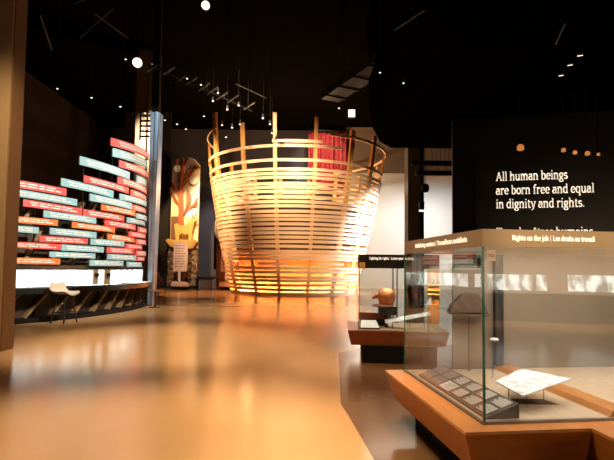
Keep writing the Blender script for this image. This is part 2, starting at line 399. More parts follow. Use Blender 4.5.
# dark wall bay between the slat wall and the tree panel
a = at_y(158, 200, 30); b = at_y(168, 200, 33)
struct('wall_bay', MB().box(-13.8, b.x-.05, 33.4, 33.6, 0, ZC), M['wall_dark'])
# white wall right of the basket and the taupe wall above it
struct('wall_white', MB().box(3.2, 13.3, 36.4, 36.7, 0, 9.4), M['wall_white'], 'white lit wall beside the basket')
struct('wall_upper', MB().box(3.2, 13.3, 36.45, 36.75, 9.4, ZC), M['wall_taupe'], 'taupe upper wall above the white wall')
# olive pillar with black side
a = at_y(408, 220, 19); b = at_y(420, 220, 19); c = at_y(424.3, 220, 19)
struct('pillar_right', MB().box(a.x, b.x, 19, 19.7, 0, 6.9), M['olive'], 'olive brown pillar in front of the white wall')
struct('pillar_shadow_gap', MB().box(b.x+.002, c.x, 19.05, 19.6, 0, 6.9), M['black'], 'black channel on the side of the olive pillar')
# bulkhead hanging over the right
prof = [(2.35, 12), (2.45, 8.4), (2.62, 7.3), (2.9, 6.75), (3.35, 6.5), (13.4, 6.5), (13.4, 12)]
bk = MB(); bk.prism(prof, lambda u, v, d: Vector((u, d, v)), 9.5, 18.0)
struct('ceiling_bulkhead', bk, M['ceil'], 'black rounded ceiling bulkhead over the right side')
# quotation wall: partition seen at an angle
TWA = atan2(-.235, 1)
tw0 = Vector((4.72, 14.55, 0))
twm = Matrix.Translation(tw0) @ Matrix.Rotation(TWA, 4, 'Z')
tb = MB(); tb.box(0, 8.6, 0, .3, 0, 6.5, twm)
struct('wall_text', tb, M['text_wall'], 'black partition wall carrying the quotation')
struct('wall_text_pier', MB().box(.0, .72, -.06, 0, 0, 6.5, twm), M['black'])

# ================================================================== CURVED SLAT WALL
CW = (-13.734, 16.61); RW = 7.43
wall = thing('timeline_wall', 'curved wall of red, orange and blue text slats above lit screens and a black desk', 'display wall', (CW[0], CW[1], 0))
A0, A1 = R(20), R(115)
def cyl_hit(x, y, r):       # where the sight line meets the slat cylinder: angle, height
    d = ray(x, y); ox, oy = -CW[0], -CW[1]
    a = d.x**2+d.y**2; b = 2*(ox*d.x+oy*d.y); c = ox*ox+oy*oy-r*r
    D = b*b-4*a*c
    if D < 0: t = -b/(2*a)
    else: t = (-b-sqrt(D))/(2*a)
    px, py = ox+d.x*t, oy+d.y*t
    return atan2(px, -py), EYE+d.z*t
Z = (0, 0)
MB().arc(Z, RW-.3, RW, 0, .12, A0, A1, 60).build('plinth', M['black'], wall)
MB().arc(Z, RW-.6, RW-.4, .12, .95, A0, A1, 60).build('mural_panel', M['mural'], wall)
MB().arc(Z, RW-.42, RW-.2, 1.47, 1.60, A0, A1, 60).build('fascia', M['mural'], wall)
MB().arc(Z, RW-.75, RW-.55, 1.6, 3.1, A0, A1, 60).build('backing_panel', M['mural'], wall)
MB().arc(Z, RW-.7, RW+.10, .90, .95, A0, A1-.1, 60).build('desk_top', M['desk'], wall)
MB().arc(Z, RW+.1, RW+.16, .80, .96, A0, A1-.1, 60).build('desk_edge', M['desk'], wall)
# backlit screens between the desk and the slats
cuts = [(14, 62), (62.8, 93), (98, 104), (110, 123), (123.6, 135), (135.6, 146.5)]
for x0, x1 in cuts:
    t0, _ = cyl_hit(x0, 277, RW-.2); t1, _ = cyl_hit(x1, 277, RW-.2)
    if x0 == 14: t0 = A0+.02
    MB().arc(Z, RW-.25, RW-.2, .97, 1.46, t0, t1, 14).build('screen', M['screen'], wall)
for x0, x1 in ((93, 98), (104, 110)):
    t0, _ = cyl_hit(x0, 277, RW-.2); t1, _ = cyl_hit(x1, 277, RW-.2)
    MB().arc(Z, RW-.25, RW-.19, .95, 1.47, t0, t1, 4).build('mullion', M['strut'], wall)
    tm = (t0+t1)/2
    MB().arc(Z, RW-.19, RW-.11, 1.24, 1.36, tm-.008, tm+.008, 2).build('socket', M['black'], wall)
# touch tables standing proud of the desk
for x0, x1, k in ((70, 105, 0), (128, 145, 1)):
    t0, _ = cyl_hit(x0, 290, RW+.1); t1, _ = cyl_hit(x1, 290, RW+.1)
    tt = MB().arc(Z, RW-.15, RW+.42, .962, 1.0, t0, t1, 12).build('touch_table', M['desk'], wall)
    MB().arc(Z, RW-.1, RW+.3, 1.0, 1.006, t0+.012, t1-.012, 12).build('screen', M['screen'], tt)
# diagonal struts behind the slats and under the desk
for k in range(15):
    t = R(26+5.9*k)
    s = MB(); r_ = RW-.5
    s.beam((r_*sin(t), -r_*cos(t), 1.62), (r_*sin(t+.16), -r_*cos(t+.16), 3.6+.5*(k % 2)), .10, .22, (sin(t), -cos(t), 0))
    s.build('strut', M['strut'], wall)
    s = MB(); r_ = RW-.3
    s.beam((r_*sin(t), -r_*cos(t), .12), (r_*sin(t+.10), -r_*cos(t+.10), .90), .06, .2, (sin(t), -cos(t), 0))
    s.build('strut', M['strut'], wall)
for k in range(16):
    t = R(24+5.6*k); MB().tube([((RW-.12)*sin(t), -(RW-.12)*cos(t), .12), ((RW-.12)*sin(t), -(RW-.12)*cos(t), .9)], .018, 6).build('desk_leg', M['dmetal'], wall)
# the slats: colour, left x, top y, right x, top y, height in image at left
SL = [('r',10,178.4,66.6,188.7,8),('b',10,187.8,77.3,199.4,7.4),('r',23.3,199,82.2,208.6,7.2),('b',43.7,210.2,96.3,217.8,6.8),
('o',10,215.6,58,219.9,6.6),('b',10,224.7,39.1,227.4,6.6),('o',72.2,221.8,114.8,227.6,5.8),('b',50.2,227.6,96.6,232.4,6.6),
('r',39.5,235.6,88,238.6,6.3),('r',10,241.2,61.2,244.3,6.2),('b',61.6,244.3,104.1,247,6.2),('b',49.6,251.5,95.5,253.5,5.5),
('o',10,257.2,60.4,258.7,6.4),('b',90,260,123.5,260.9,5.8),('b',127.5,261.6,142,262.5,5.1),('b',107.7,253.8,136,255.6,5.5),
('r',107.2,247,134.1,249,5.8),('r',135.9,250.3,146.1,251.6,5.6),('r',136.6,256.3,145.8,257,4.5),('b',90.9,238.6,124.6,241.3,6),
('r',125.9,243.5,142.3,245.1,5),('r',136.3,238.9,146.3,240.5,5.3),('o',107.9,233.7,134.7,237.8,5.5),('r',129.1,231.2,145.8,234.2,5.4),
('r',105,219.5,135.8,225.2,5.9),('r',83.5,209,124.3,215.8,6.7),('o',101.7,204.2,135.2,211,6),('b',90,193.5,132,203.3,7.2),
('b',61.3,177.8,113.7,190.9,7.9),('r',84.1,175.2,128.9,187.8,7),('b',80,155.9,130,172.4,8.7),('r',111.3,137.4,149.2,155,8.2),
('b',113.1,147.9,149.4,163.4,8.6),('r',119.7,160,149,174.4,7),('b',137,175.3,149.2,181.4,7.5),('r',118,176.3,147,188.7,7.1),
('r',131,189.3,148.8,197.3,6),('b',120,193.5,146.8,201.8,6.2),('r',132.2,204.3,148,209.8,5.8),('b',136.5,213.1,148,217,5.4),
('b',127.3,217.2,145.4,221.8,5.2),('r',138.2,226.6,147.6,229.4,5.4)]
SMAT = {'r': 'red', 'b': 'blue', 'o': 'orange'}
for i, (c, xa, ya, xb, yb, hp) in enumerate(SL):
    rr = RW - .14 + (.05 if i % 2 else 0)
    t0, z0 = cyl_hit(xa, ya, rr); t1, z1 = cyl_hit(xb, yb, rr)
    if xa == 10: t0 -= .03
    _, zb = cyl_hit(xa, ya+hp, rr)
    hh = z0-zb; zt = (z0+z1)/2; tl = (z1-z0)/2
    tm = (t0+t1)/2; dt = max(t1-t0, .01)
    f = lambda a, tm=tm, dt=dt, tl=tl: (a-tm)/dt*2*tl
    s = MB().arc(Z, rr-.04, rr, zt-hh, zt, t0, t1, 10, f).build('text_slat', M[SMAT[c]], wall)
    tag(s, {'r': 'red slat with white print', 'b': 'pale blue slat with white print', 'o': 'orange slat with white print'}[c])
    lt = MB(); g = lambda u, v, d, rr=rr, f=f, zt=zt: Vector(((rr+d)*sin(u), -(rr+d)*cos(u), zt+v+f(u)))
    L = t1-t0
    word_bars(lt, g, t0+.10*L, t1-.18*L, -hh*.40, -hh*.24, .001, .006, .02, .05, .005)
    word_bars(lt, g, t0+.12*L, t1-.10*L, -hh*.72, -hh*.56, .001, .006, .02, .05, .005)
    lt.build('lettering', M['ink'], s, recalc=False)
# hanging rods carrying the higher slats
for x, y, z1 in ((84, 157, 8.2), (113, 139, 9.0), (128, 150, 9.0), (146, 160, 9.0), (63, 180, 6.2), (36, 185, 5.2), (100, 162, 8.2)):
    t, z = cyl_hit(x, y, RW-.22); MB().tube([((RW-.22)*sin(t), -(RW-.22)*cos(t), 1.6), ((RW-.22)*sin(t), -(RW-.22)*cos(t), z)], .015, 6).build('rod', M['black'], wall)
# steel end fin, wider at the top
fb_ = at_y(147.6, 300, 18.6); ft0 = at_y(150.5, 112, 18.6); ft1 = at_y(159.5, 112, 18.6); fb1 = at_y(152, 300, 18.6)
fin = thing('steel_fin', 'tall grey-blue steel fin at the far end of the curved slat wall', 'fin', (fb_.x, 18.6, 0))
bx = fb_.x
k = MB(); k.hexa([(0, 0, 0), (fb1.x-bx, 0, 0), (fb1.x-bx, .5, 0), (0, .5, 0)], [(ft0.x-bx, 0, ft0.z), (ft1.x-bx, 0, ft0.z), (ft1.x-bx, .5, ft0.z), (ft0.x-bx, .5, ft0.z)])
k.build('blade', M['steel'], fin)
k = MB(); k.box(ft0.x-bx+.02, ft0.x-bx+.12, -.06, 0, 5.2, ft0.z); k.box(ft0.x-bx+.22, ft0.x-bx+.30, -.06, 0, 6.0, ft0.z); k.build('flange', M['steel'], fin)
k = MB()
for i in range(5): k.box(ft0.x-bx-.42, ft0.x-bx+.02, -.02, .02, ft0.z-.2-.22*i, ft0.z-.12-.22*i)
k.box(ft0.x-bx-.44, ft0.x-bx-.38, -.02, .02, ft0.z-1.2, ft0.z); k.build('grille', M['black'], fin)
MB().box(ft0.x-bx, ft0.x-bx+.3, .1, .3, ft0.z, ZC).build('hanger', M['black'], fin)

# ------------------------------------------------------------------ stool and pedestal table
s0 = (at_z(53, 322.7)+at_z(66, 323))/2
st = thing('bar_stool', 'beige bucket-seat bar stool on dark legs at the black desk', 'stool', (s0.x+.12, s0.y, 0), R(-108)); st.scale = (1.2, 1.2, 1.08)
def shell(u, v):            # u across -1..1, v along front 0 .. back top 1
    pr = [(.24, .73), (.17, .755), (.02, .74), (-.13, .745), (-.20, .80), (-.235, .90), (-.26, 1.02)]
    q = v*(len(pr)-1); i = min(int(q), len(pr)-2); f = q-i
    y = pr[i][0]*(1-f)+pr[i+1][0]*f; z = pr[i][1]*(1-f)+pr[i+1][1]*f
    wv = .23*(1-.18*max(0, (v-.75)/.25)**2-.12*max(0, (.25-v)/.25)**2)
    return Vector((u*wv, y+.06*u*u*(v > .55)*(v-.5), z+.07*u*u*(1 if v < .7 else .4)))
sh = MB(); n, m = 10, 14
for k in (0, -.022):
    sh_v = [shell(-1+2*i/n, j/m)+Vector((0, 0, k)) for j in range(m+1) for i in range(n+1)]
    sh.add(sh_v, [(j*(n+1)+i, j*(n+1)+i+1, (j+1)*(n+1)+i+1, (j+1)*(n+1)+i) for j in range(m) for i in range(n)], True)
sh.build('seat_shell', M['shell'], st, recalc=False)
for sx in (-1, 1):
    for sy in (-1, 1):
        MB().tube([(sx*.10, sy*.10, .725), (sx*.19, sy*.19, 0)], .016, 8).build('leg', M['dmetal'], st)
fr = MB()
for a, b in (((-1, -1), (1, -1)), ((1, -1), (1, 1)), ((1, 1), (-1, 1)), ((-1, 1), (-1, -1))):
    fr.tube([(a[0]*.155, a[1]*.155, .28), (b[0]*.155, b[1]*.155, .28)], .011, 6)
fr.build('footrest', M['dmetal'], st)
MB().box(-.13, .13, -.13, .13, .70, .722).build('seat_plate', M['dmetal'], st)
pt = at_z(155, 307.5)
tb_ = thing('pedestal_table', 'small dark round pedestal table beyond the end of the slat wall', 'table', (pt.x, pt.y, 0))
MB().lathe([(.22, 0), (.22, .02), (.03, .04)], n=18).build('base', M['dmetal'], tb_)
MB().lathe([(.03, .04), (.03, .62)], n=10).build('post', M['dmetal'], tb_)
MB().lathe([(.30, .62), (.31, .64), (.30, .66)], n=22).build('table_top', M['wood_red'], tb_)

# ================================================================== BASKET THEATRE
BC = (-.88, 29.4)
bas = thing('basket_theatre', 'tall round theatre woven of pale wooden slats like a giant basket', 'theatre', (BC[0], BC[1], 0))
PR = [(0, 4.0), (.76, 4.2), (3.37, 4.8), (5.35, 5.13), (7.0, 5.42), (8.6, 5.6), (10.5, 5.72)]
def br(z):
    for (a, ra), (b, rb) in zip(PR, PR[1:]):
        if z <= b: return ra+(rb-ra)*(z-a)/(b-a)
    return PR[-1][1]
def bc(z): return (0, 0)
def bulge(a, z): return 1+.055*max(0, sin(a))*z/8.6
def hoop(z, h=.15, a0=-180, a1=180, tilt=None, nm='hoop'):
    r = br(z); tl = random.uniform(-.05, .05) if tilt is None else tilt
    ph = random.uniform(0, 6.28)
    return MB().arc(bc(z), r-.045, r, z-h/2, z+h/2, R(a0), R(a1), int(110*(a1-a0)/360)+4, lambda a: tl*cos(a-ph), .02, lambda a: bulge(a, z)).build(nm, M['slat'], bas)
hoop(.05, .10)
for k in range(23):
    z = .13+.242*k
    if k == 7: 
        for a0 in range(-174, 180, 45): hoop(z, .15, a0+14, a0+36, 0, 'hoop')
        continue
    hoop(z, .160)
for z in (5.72, 5.95, 6.2, 6.47, 6.68, 6.93, 7.42): hoop(z, .15)
hoop(8.17, .15, -88, 29); hoop(8.45, .15, -11, 17); hoop(8.85, .15, 21, 150); hoop(9.7, .15, -105, -52, .1); hoop(8.0, .15, 150, 262); hoop(7.0, .14, -75, -30, .12); hoop(6.35, .12, -70, -28, .1)
RIBS = [(-9.5, 9.95, .20), (13.5, 9.75, .17), (36, 9.3, .30), (55, 9.4, .34), (79, 9.2, .34), (102, 8.6, .3), (125, 8.4, .26), (147, 8.2, .26), (170, 8.4, .26), (193, 8.6, .26),
        (215, 9.0, .26), (238, 9.0, .26), (260, 8.9, .3), (284, 9.3, .3), (304, 10.7, .42), (330, 9.6, .22)]
for adeg, zt, wd in RIBS:
    a = R(adeg); rb = MB(); N = 10; pts = []
    for i in range(N+1):
        z = .02+(zt-.02)*i/N; r = br(z)*bulge(a, z)-.10; c = bc(z)
        pts.append(Vector((c[0]+r*sin(a), c[1]-r*cos(a), z)))
    for p0, p1 in zip(pts, pts[1:]):
        rb.beam(p0, p1, wd, .14, (sin(a), -cos(a), 0))
    rb.build('rib', M['rib'], bas)
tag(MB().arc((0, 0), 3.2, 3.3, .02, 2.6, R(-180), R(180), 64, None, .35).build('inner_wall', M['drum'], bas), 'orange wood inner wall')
MB().arc((0, 0), 3.56, 3.66, 2.6, 5.5, R(-180), R(180), 64, None, .5).build('upper_inner_wall', M['felt'], bas)  # near-black drum added to put shade into the gaps between the middle slats
MB().arc((0, 0), 3.6, 4.0, 0, .05, R(-180), R(180), 64).build('base_ring', M['drum'], bas)
tag(MB().arc((0, 0), 3.5, 3.8, .05, .075, R(-180), R(180), 64).build('light_strip', M['strip'], bas), 'warm light strip at the foot of the slats')
for k in ():
    a = R(24*k); point((BC[0]+3.62*sin(a), BC[1]-3.62*cos(a), .75), 190, WARM, .26)
point((BC[0], BC[1], 6.0), 1800, WARM, .3); point((BC[0]-2.8, BC[1]-1.5, 6.0), 900, AMB, .3)
# red beaded hanging behind the rim
rh = thing('beaded_hanging', 'red beaded hanging rising behind the basket rim', 'hanging', (1.0, 35.9, 0))
for (xa, xb, dz) in ((-.95, .1, 0), (.12, 1.15, .0), (1.2, 2.2, .05)):
    vs = []; nn, mm = 16, 30; me = MB()
    for j in range(mm+1):
        for i in range(nn+1):
            u = xa+(xb-xa)*i/nn; z = 7.6+5.0*j/mm+dz; vs.append(Vector((u, .12*sin(i*1.3)+.05*sin(j*2.1+i), z-.12*sin(pi*i/nn)*(j == mm))))
    me.add(vs, [(j*(nn+1)+i, j*(nn+1)+i+1, (j+1)*(nn+1)+i+1, (j+1)*(nn+1)+i) for j in range(mm) for i in range(nn)], True)
    o = me.build('bead_panel', M['bead'], rh, recalc=False); sm = o.modifiers.new('s', 'SOLIDIFY'); sm.thickness = .06
MB().box(-1.0, 2.25, -.04, .04, 12.66, 12.76).build('hanging_rail', M['dmetal'], rh)
for x in (-.9, 2.1): MB().tube([(x, 0, 12.76), (x, 0, ZC)], .02, 6).build('cable', M['dmetal'], rh)
spot((1.0, 31.0, 12.4), (1.2, 35.9, 10.8), 1800, (1, .8, .7), 50)

# ================================================================== TREE RELIEF PANELS
K = 33.0/450
def px(u0):  # image-drawn outline -> local metres on the panel plane
    return lambda u, v, d: Vector(((u-u0)*K, -d, (287.5-v)*K))
def stick(mb, f, pts, w0, w1, d0, d1):
    n = len(pts)
    for i in range(n-1):
        (ax, ay), (bx_, by_) = pts[i], pts[i+1]; l = hypot(bx_-ax, by_-ay); nx, ny = -(by_-ay)/l, (bx_-ax)/l
        wa = w0+(w1-w0)*i/(n-1); wb = w0+(w1-w0)*(i+1)/(n-1)
        e = .25
        ax2, ay2 = ax-(bx_-ax)/l*e, ay-(by_-ay)/l*e
        mb.prism([(ax2+nx*wa/2, ay2+ny*wa/2), (bx_+nx*wb/2, by_+ny*wb/2), (bx_-nx*wb/2, by_-ny*wb/2), (ax2-nx*wa/2, ay2-ny*wa/2)], f, d0, d1)
def disc(cx, cy, r, n=20): return [(cx+r*cos(2*pi*i/n), cy+r*sin(2*pi*i/n)) for i in range(n)]
tree0 = at_y(183, 270, 33)
t = thing('tree_relief', 'tall carved panel of an orange tree with moon, bird and deer on stones', 'relief', (tree0.x, 33, 0))
f = px(183)
MB().prism([(169.5, 248), (197.2, 248), (197.2, 163), (192, 157), (185, 155), (176, 156), (169.5, 160)], f, -.25, 0).build('backing_panel', M['relief_y'], t)
MB().prism([(170, 188), (179, 194), (180.5, 176), (186, 168), (196, 163), (191, 157.5), (185, 155.5), (176, 156.5), (170, 160.5)], f, 0, .05).build('sky_panel', M['relief_l'], t)
MB().prism([(170, 240), (170, 215.5), (178, 215.5), (178, 240)], f, 0, .05).build('field_panel', M['relief_d'], t)
MB().prism([(183, 206), (193.5, 206), (193.5, 216), (183, 216)], f, 0, .05).build('cloud_panel', M['plain_white'], t)
fr = MB(); fr.prism([(167.3, 262), (169.4, 262), (169.4, 158), (167.3, 158)], f, -.3, .12); fr.build('side_post', M['black'], t)
tr = MB()
stick(tr, f, [(180.3, 226), (180.2, 210), (180, 198), (180.3, 186), (181, 172), (181.5, 157)], 5.2, 1.4, .05, .26)
stick(tr, f, [(180, 199), (176, 190), (172, 183), (169.5, 180)], 3.4, 1.2, .06, .24)
stick(tr, f, [(179, 204), (174, 199), (170.5, 192), (168.5, 187)], 2.6, 1.0, .06, .22)
stick(tr, f, [(180.6, 186), (186, 178), (191, 170), (198, 165.5)], 3.2, 1.1, .06, .24)
stick(tr, f, [(180.8, 178), (177, 170), (174, 160)], 1.6, .8, .06, .2)
stick(tr, f, [(181.2, 168), (184, 161), (187, 157)], 1.3, .7, .06, .2)
stick(tr, f, [(181, 214), (187, 208), (193, 204), (196, 197)], 2.6, 1.2, .06, .22)
stick(tr, f, [(190, 206), (195, 205), (196.5, 201)], 1.6, .9, .06, .2)
stick(tr, f, [(189, 173), (193, 169), (194, 164)], 1.3, .7, .06, .2)
stick(tr, f, [(173, 185), (170, 187), (168.5, 192)], 1.4, .8, .06, .2)
tr.build('tree', M['relief_o'], t)
MB().prism(disc(176, 167, 4.6), f, .05, .12).build('moon_rim', M['relief_b'], t)
MB().prism(disc(175.6, 167.3, 3.7), f, .12, .2).build('moon', M['plain_white'], t)
MB().prism(disc(191.3, 179.6, 4.9), f, .02, .1).build('sun_rim', M['relief_b'], t)
MB().prism(disc(191.8, 178.9, 4.4), f, .1, .18).build('sun', M['relief_y'], t)
MB().prism([(184.5, 209), (186, 202), (185.5, 194), (187, 189.5), (189.5, 193), (190.5, 199), (188.5, 204), (186, 208)], f, .2, .34).build('bird', M['relief_b'], t)
dr = MB(); dr.prism([(175, 224.5), (177, 223), (181, 225.5), (187, 224.5), (190.5, 221), (192, 217.5), (194.5, 217.5), (197, 219.5), (196.5, 221), (194.3, 221.5), (194, 226), (192.8, 230), (192.3, 240), (190, 240), (189.3, 233.5), (187, 234), (182.5, 233), (180.4, 234.5), (179.8, 240), (177, 240), (176.2, 233), (175.5, 228)], f, .22, .5)
dr.build('deer', M['relief_g'], t)
an = MB(); stick(an, f, [(193.4, 218), (192.5, 214.5), (191, 212)], .9, .5, .3, .4); stick(an, f, [(193.8, 218), (195.5, 214.5), (197.5, 211.5)], .9, .5, .3, .4); stick(an, f, [(195.5, 214.5), (194.5, 212)], .7, .4, .3, .4); an.build('antlers', M['relief_o'], t)
MB().prism([(167.5, 240), (170, 238.4), (176, 239.6), (184, 239), (190, 240.4), (195, 238.6), (198.3, 241.5), (195, 247.2), (188, 248.2), (172, 246.5)], f, -.3, .65).build('ledge', M['relief_g'], t)
sb = MB(); rnd = random.Random(3)
vs = []; nx_, nz_ = 22, 24
for j in range(nz_+1):
    for i in range(nx_+1):
        u = 168+29.5*i/nx_; v = 285+(-38)*j/nz_
        e = 0 if 0 < i < nx_ else .12
        vs.append(f(u+rnd.uniform(-.4, .4), v+rnd.uniform(-.3, .3), .32-e+rnd.uniform(-.1, .12)))
sb.add(vs, [(j*(nx_+1)+i, j*(nx_+1)+i+1, (j+1)*(nx_+1)+i+1, (j+1)*(nx_+1)+i) for j in range(nz_) for i in range(nx_)])
sb.prism([(168.3, 285), (197.2, 285), (197.2, 247.5), (168.3, 247.5)], f, -.3, .15)
sb.build('stone_base', M['stone'], t, recalc=False)
MB().prism([(169, 287.5), (198, 287.5), (198, 284.5), (169, 284.5)], f, -.3, .5).build('foot', M['dmetal'], t)
# second relief, mostly hidden by the basket
t2x = at_y(227, 270, 33.4)
t2 = thing('curl_relief', 'second carved panel with a golden curl, mostly hidden behind the basket', 'relief', (t2x.x, 33.4, 0))
f = px(227)
MB().prism([(216, 287.5), (240, 287.5), (240, 200), (216, 200)], f, -.25, 0).build('backing_panel', M['relief_b'], t2)
cu = MB(); stick(cu, f, [(226, 211), (220, 214), (216.2, 220), (215.8, 229), (217.5, 236), (222, 240), (230, 242)], 3.4, 2.6, .02, .3); cu.build('curl', M['relief_y'], t2)
MB().prism([(217.5, 248), (232, 248), (232, 236), (221, 238)], f, .0, .25).build('ledge', M['relief_d'], t2)
MB().prism([(213.6, 268), (215.4, 268), (215.4, 206), (213.6, 206)], f, -.3, .1).build('side_post', M['black'], t2)
# reading boards in front of them
def reader(cx, label, Yp, wpx=14):
    o0 = at_y(cx, 283, Yp); kk = Yp/450; g = lambda u, v, d: Vector(((u-cx)*kk, -d, (287.0-v)*kk))
    r = thing('reading_board', label, 'information board', (o0.x, Yp, 0), 0, 'reading boards before the carved panels')
    MB().prism([(cx-wpx/2, 269), (cx+wpx/2, 269), (cx+wpx/2, 240), (cx-wpx/2, 240)], g, 0, .06).build('board', M['pinkb'], r)
    lt = MB()
    for j in range(9):
        word_bars(lt, g, cx-wpx/2+1.5, cx+wpx/2-2.0-(j % 3), 243+2.6*j, 243.8+2.6*j, .06, .065, 1.2, 3.2, .5)
    lt.build('lettering', M['ink_grey'], r, recalc=False)
    MB().prism([(cx-2, 279), (cx+.3, 279), (cx+.3, 269), (cx-2, 269)], g, -.05, .03).build('post', M['plain_white'], r)
    MB().hexa([g(cx-8, 280, -.1), g(cx+5, 280, -.1), g(cx+12, 283.5, .7), g(cx-6, 283.5, .7)], [g(cx-8, 279, -.1), g(cx+5, 279, -.1), g(cx+12, 281.5, .7), g(cx-6, 281.5, .7)]).build('tray', M['pinkb'], r)
    MB().prism([(cx-6, 287), (cx+9, 287), (cx+9, 281), (cx-6, 281)], g, -.05, .3).build('pedestal', M['dmetal'], r)
reader(180, 'pink-beige reading board on a post before the tree relief', 31.6)
reader(227, 'pink-beige reading board partly hidden by the left edge of the basket', 31.9, 13)
b0 = at_y(205, 286, 32)
bn = thing('lectern_bench', 'blue-grey box lectern with slanted dark top between the two carved panels', 'lectern', (b0.x, 32, 0))
MB().box(-.38, .42, -.35, .35, 0, .72).build('body', M['bluegrey'], bn, .02)
MB().hexa([(-.62, -.5, .74), (.72, -.5, .74), (.72, .4, .86), (-.62, .4, .86)], [(-.62, -.5, .79), (.72, -.5, .79), (.72, .4, .91), (-.62, .4, .91)]).build('slanted_top', M['dmetal'], bn)
MB().box(-.55, -.42, -.3, .3, 0, .76).build('side_panel', M['black'], bn)
l0 = at_z(158.5, 297)
ls = thing('info_lectern', 'slim black lectern with grey printed pages beside the steel fin', 'lectern', (l0.x, l0.y, 0))
kk = l0.y/450
MB().tube([(0, 0, 0), (0, 0, .95)], .04, 8).build('post', M['dmetal'], ls)
MB().box(-.2, .2, -.2, .2, 0, .03).build('base', M['dmetal'], ls)
for i, (dx, z) in enumerate(((-.14, 1.15), (.04, .86))):
    MB().hexa([(dx-.18, -.06, z-.16), (dx+.20, -.06, z-.22), (dx+.20, -.03, z-.22), (dx-.18, -.03, z-.16)], [(dx-.22, .0, z+.2), (dx+.14, .0, z+.14), (dx+.14, .03, z+.14), (dx-.22, .03, z+.2)]).build('page', M['card_grey'], ls)

# ================================================================== GLASS CASES
CA = R(6.83)
C1 = thing('display_case', 'large glass display case with bronze header on a tapered wooden plinth, nearest the viewer', 'display case', (1.22, 3.12, 0), CA, 'glass display cases')
WID, DEP = 2.9, 1.62
ZB, ZH, ZT = .55, 1.764, 1.886
def taper(x0, x1, y0, y1, z0, z1, ins, mb):   # plinth block leaning in toward the floor
    i0, i1, j0, j1 = ins
    mb.hexa([(x0+i0, y0+j0, z0), (x1-i1, y0+j0, z0), (x1-i1, y1-j1, z0), (x0+i0, y1-j1, z0)], [(x0, y0, z1), (x1, y0, z1), (x1, y1, z1), (x0, y1, z1)])
mb = MB(); taper(-.20, .69, -.135, DEP+.03, .27, ZB-.02, (.09, .0, .07, .03), mb); taper(.69, 3.1, -.9, DEP+.03, .27, ZB-.02, (.07, .05, .07, .03), mb)
mb.build('plinth_fascia', M['wood'], C1)
mb = MB(); mb.box(-.20, .69, -.135, DEP+.03, ZB-.02, ZB); mb.box(.69, 3.1, -.9, DEP+.03, ZB-.02, ZB); mb.build('plinth_ledge', M['wood_top'], C1)
mb = MB(); mb.box(.08, .9, .12, DEP-.1, 0, .27); mb.box(.9, 3.0, -.65, DEP-.1, 0, .27); mb.build('recessed_base', M['black'], C1)
MB().box(.02, WID-.02, .02, DEP-.02, ZB, ZB+.008).build('display_deck', M['deck'], C1)
MB().box(-.012, WID, -.012, .012, ZB, ZB+.018).build('bottom_rail', M['gmetal'], C1)
MB().box(-.012, .006, .0, DEP, ZB, ZB+.012).build('bottom_rail', M['gmetal'], C1)
def pane(name, x0, x1, y0, y1, z0, z1, par, m=None): return MB().box(x0, x1, y0, y1, z0, z1).build(name, m or M['glass'], par)
def quadpane(a, b, c, d, par):
    return MB().add([a, b, c, d], [(0, 1, 2, 3)]).build('glass_pane', M['glass'], par, recalc=False)
def solidpane(o, t=.01):
    return o
for pts in (((0, DEP, ZB+.012), (0, 0.006, ZB+.012), (0, 0.006, ZH), (0, DEP, ZH)), ((.006, 0, ZB+.018), (WID, 0, ZB+.018), (WID, 0, ZH), (.006, 0, ZH)), ((.012, DEP, ZB), (.012, DEP, ZH), (.8, DEP, ZH), (.8, DEP, ZB))):
    quadpane(*pts, C1)
tag(MB().box(-.006, .008, -.008, .006, ZB, ZH).build('glass_corner', M['edge'], C1), 'green glass edge')
MB().box(-.004, .004, DEP-.004, DEP+.004, ZB, ZH).build('glass_corner', M['edge'], C1)
# header: open frame with lid
hd = MB(); hd.box(-.004, WID, -.004, .03, ZH, ZT); hd.box(-.004, .03, .03, DEP, ZH, ZT); hd.box(.03, WID, DEP-.03, DEP, ZH, ZT); hd.box(.03, WID, .03, DEP-.03, ZT-.02, ZT)
hd = hd.build('header', M['header'], C1)
lt = MB()
tx = 'Rights on the job | Les droits au travail'; s_ = (.847-.2145)/text_width(tx)
lettering(lt, tx, lambda u, v, d: Vector((u, -.004-d, v)), .24, .11, 0, .002, .2145, ZT-.074, s_, .0235)
tx = 'Mobilizing workers | Travailleurs mobilisés'; s_ = (1.40-.326)/text_width(tx)
lettering(lt, tx, lambda u, v, d: Vector((-.004-d, DEP-u, v)), .24, .11, 0, .002, .326, ZT-.077, s_, .026)
lt.build('lettering', M['letter'], hd, recalc=False)
# underside lamps
for xx in (.35, 1.05, 1.75, 2.45):
    l = MB().box(xx-.02, xx+.02, .2, DEP-.2, ZT-.045, ZT-.02).build('light_bar', M['led'], C1)
c1m = Matrix.Translation(C1.location) @ Matrix.Rotation(CA, 4, 'Z')
def c1(x, y, z): return c1m @ Vector((x, y, z))
area(c1(1.4, .75, ZT-.06), c1(1.4, .75, 0), 40, (1, .88, .74), 2.4, 1.1)
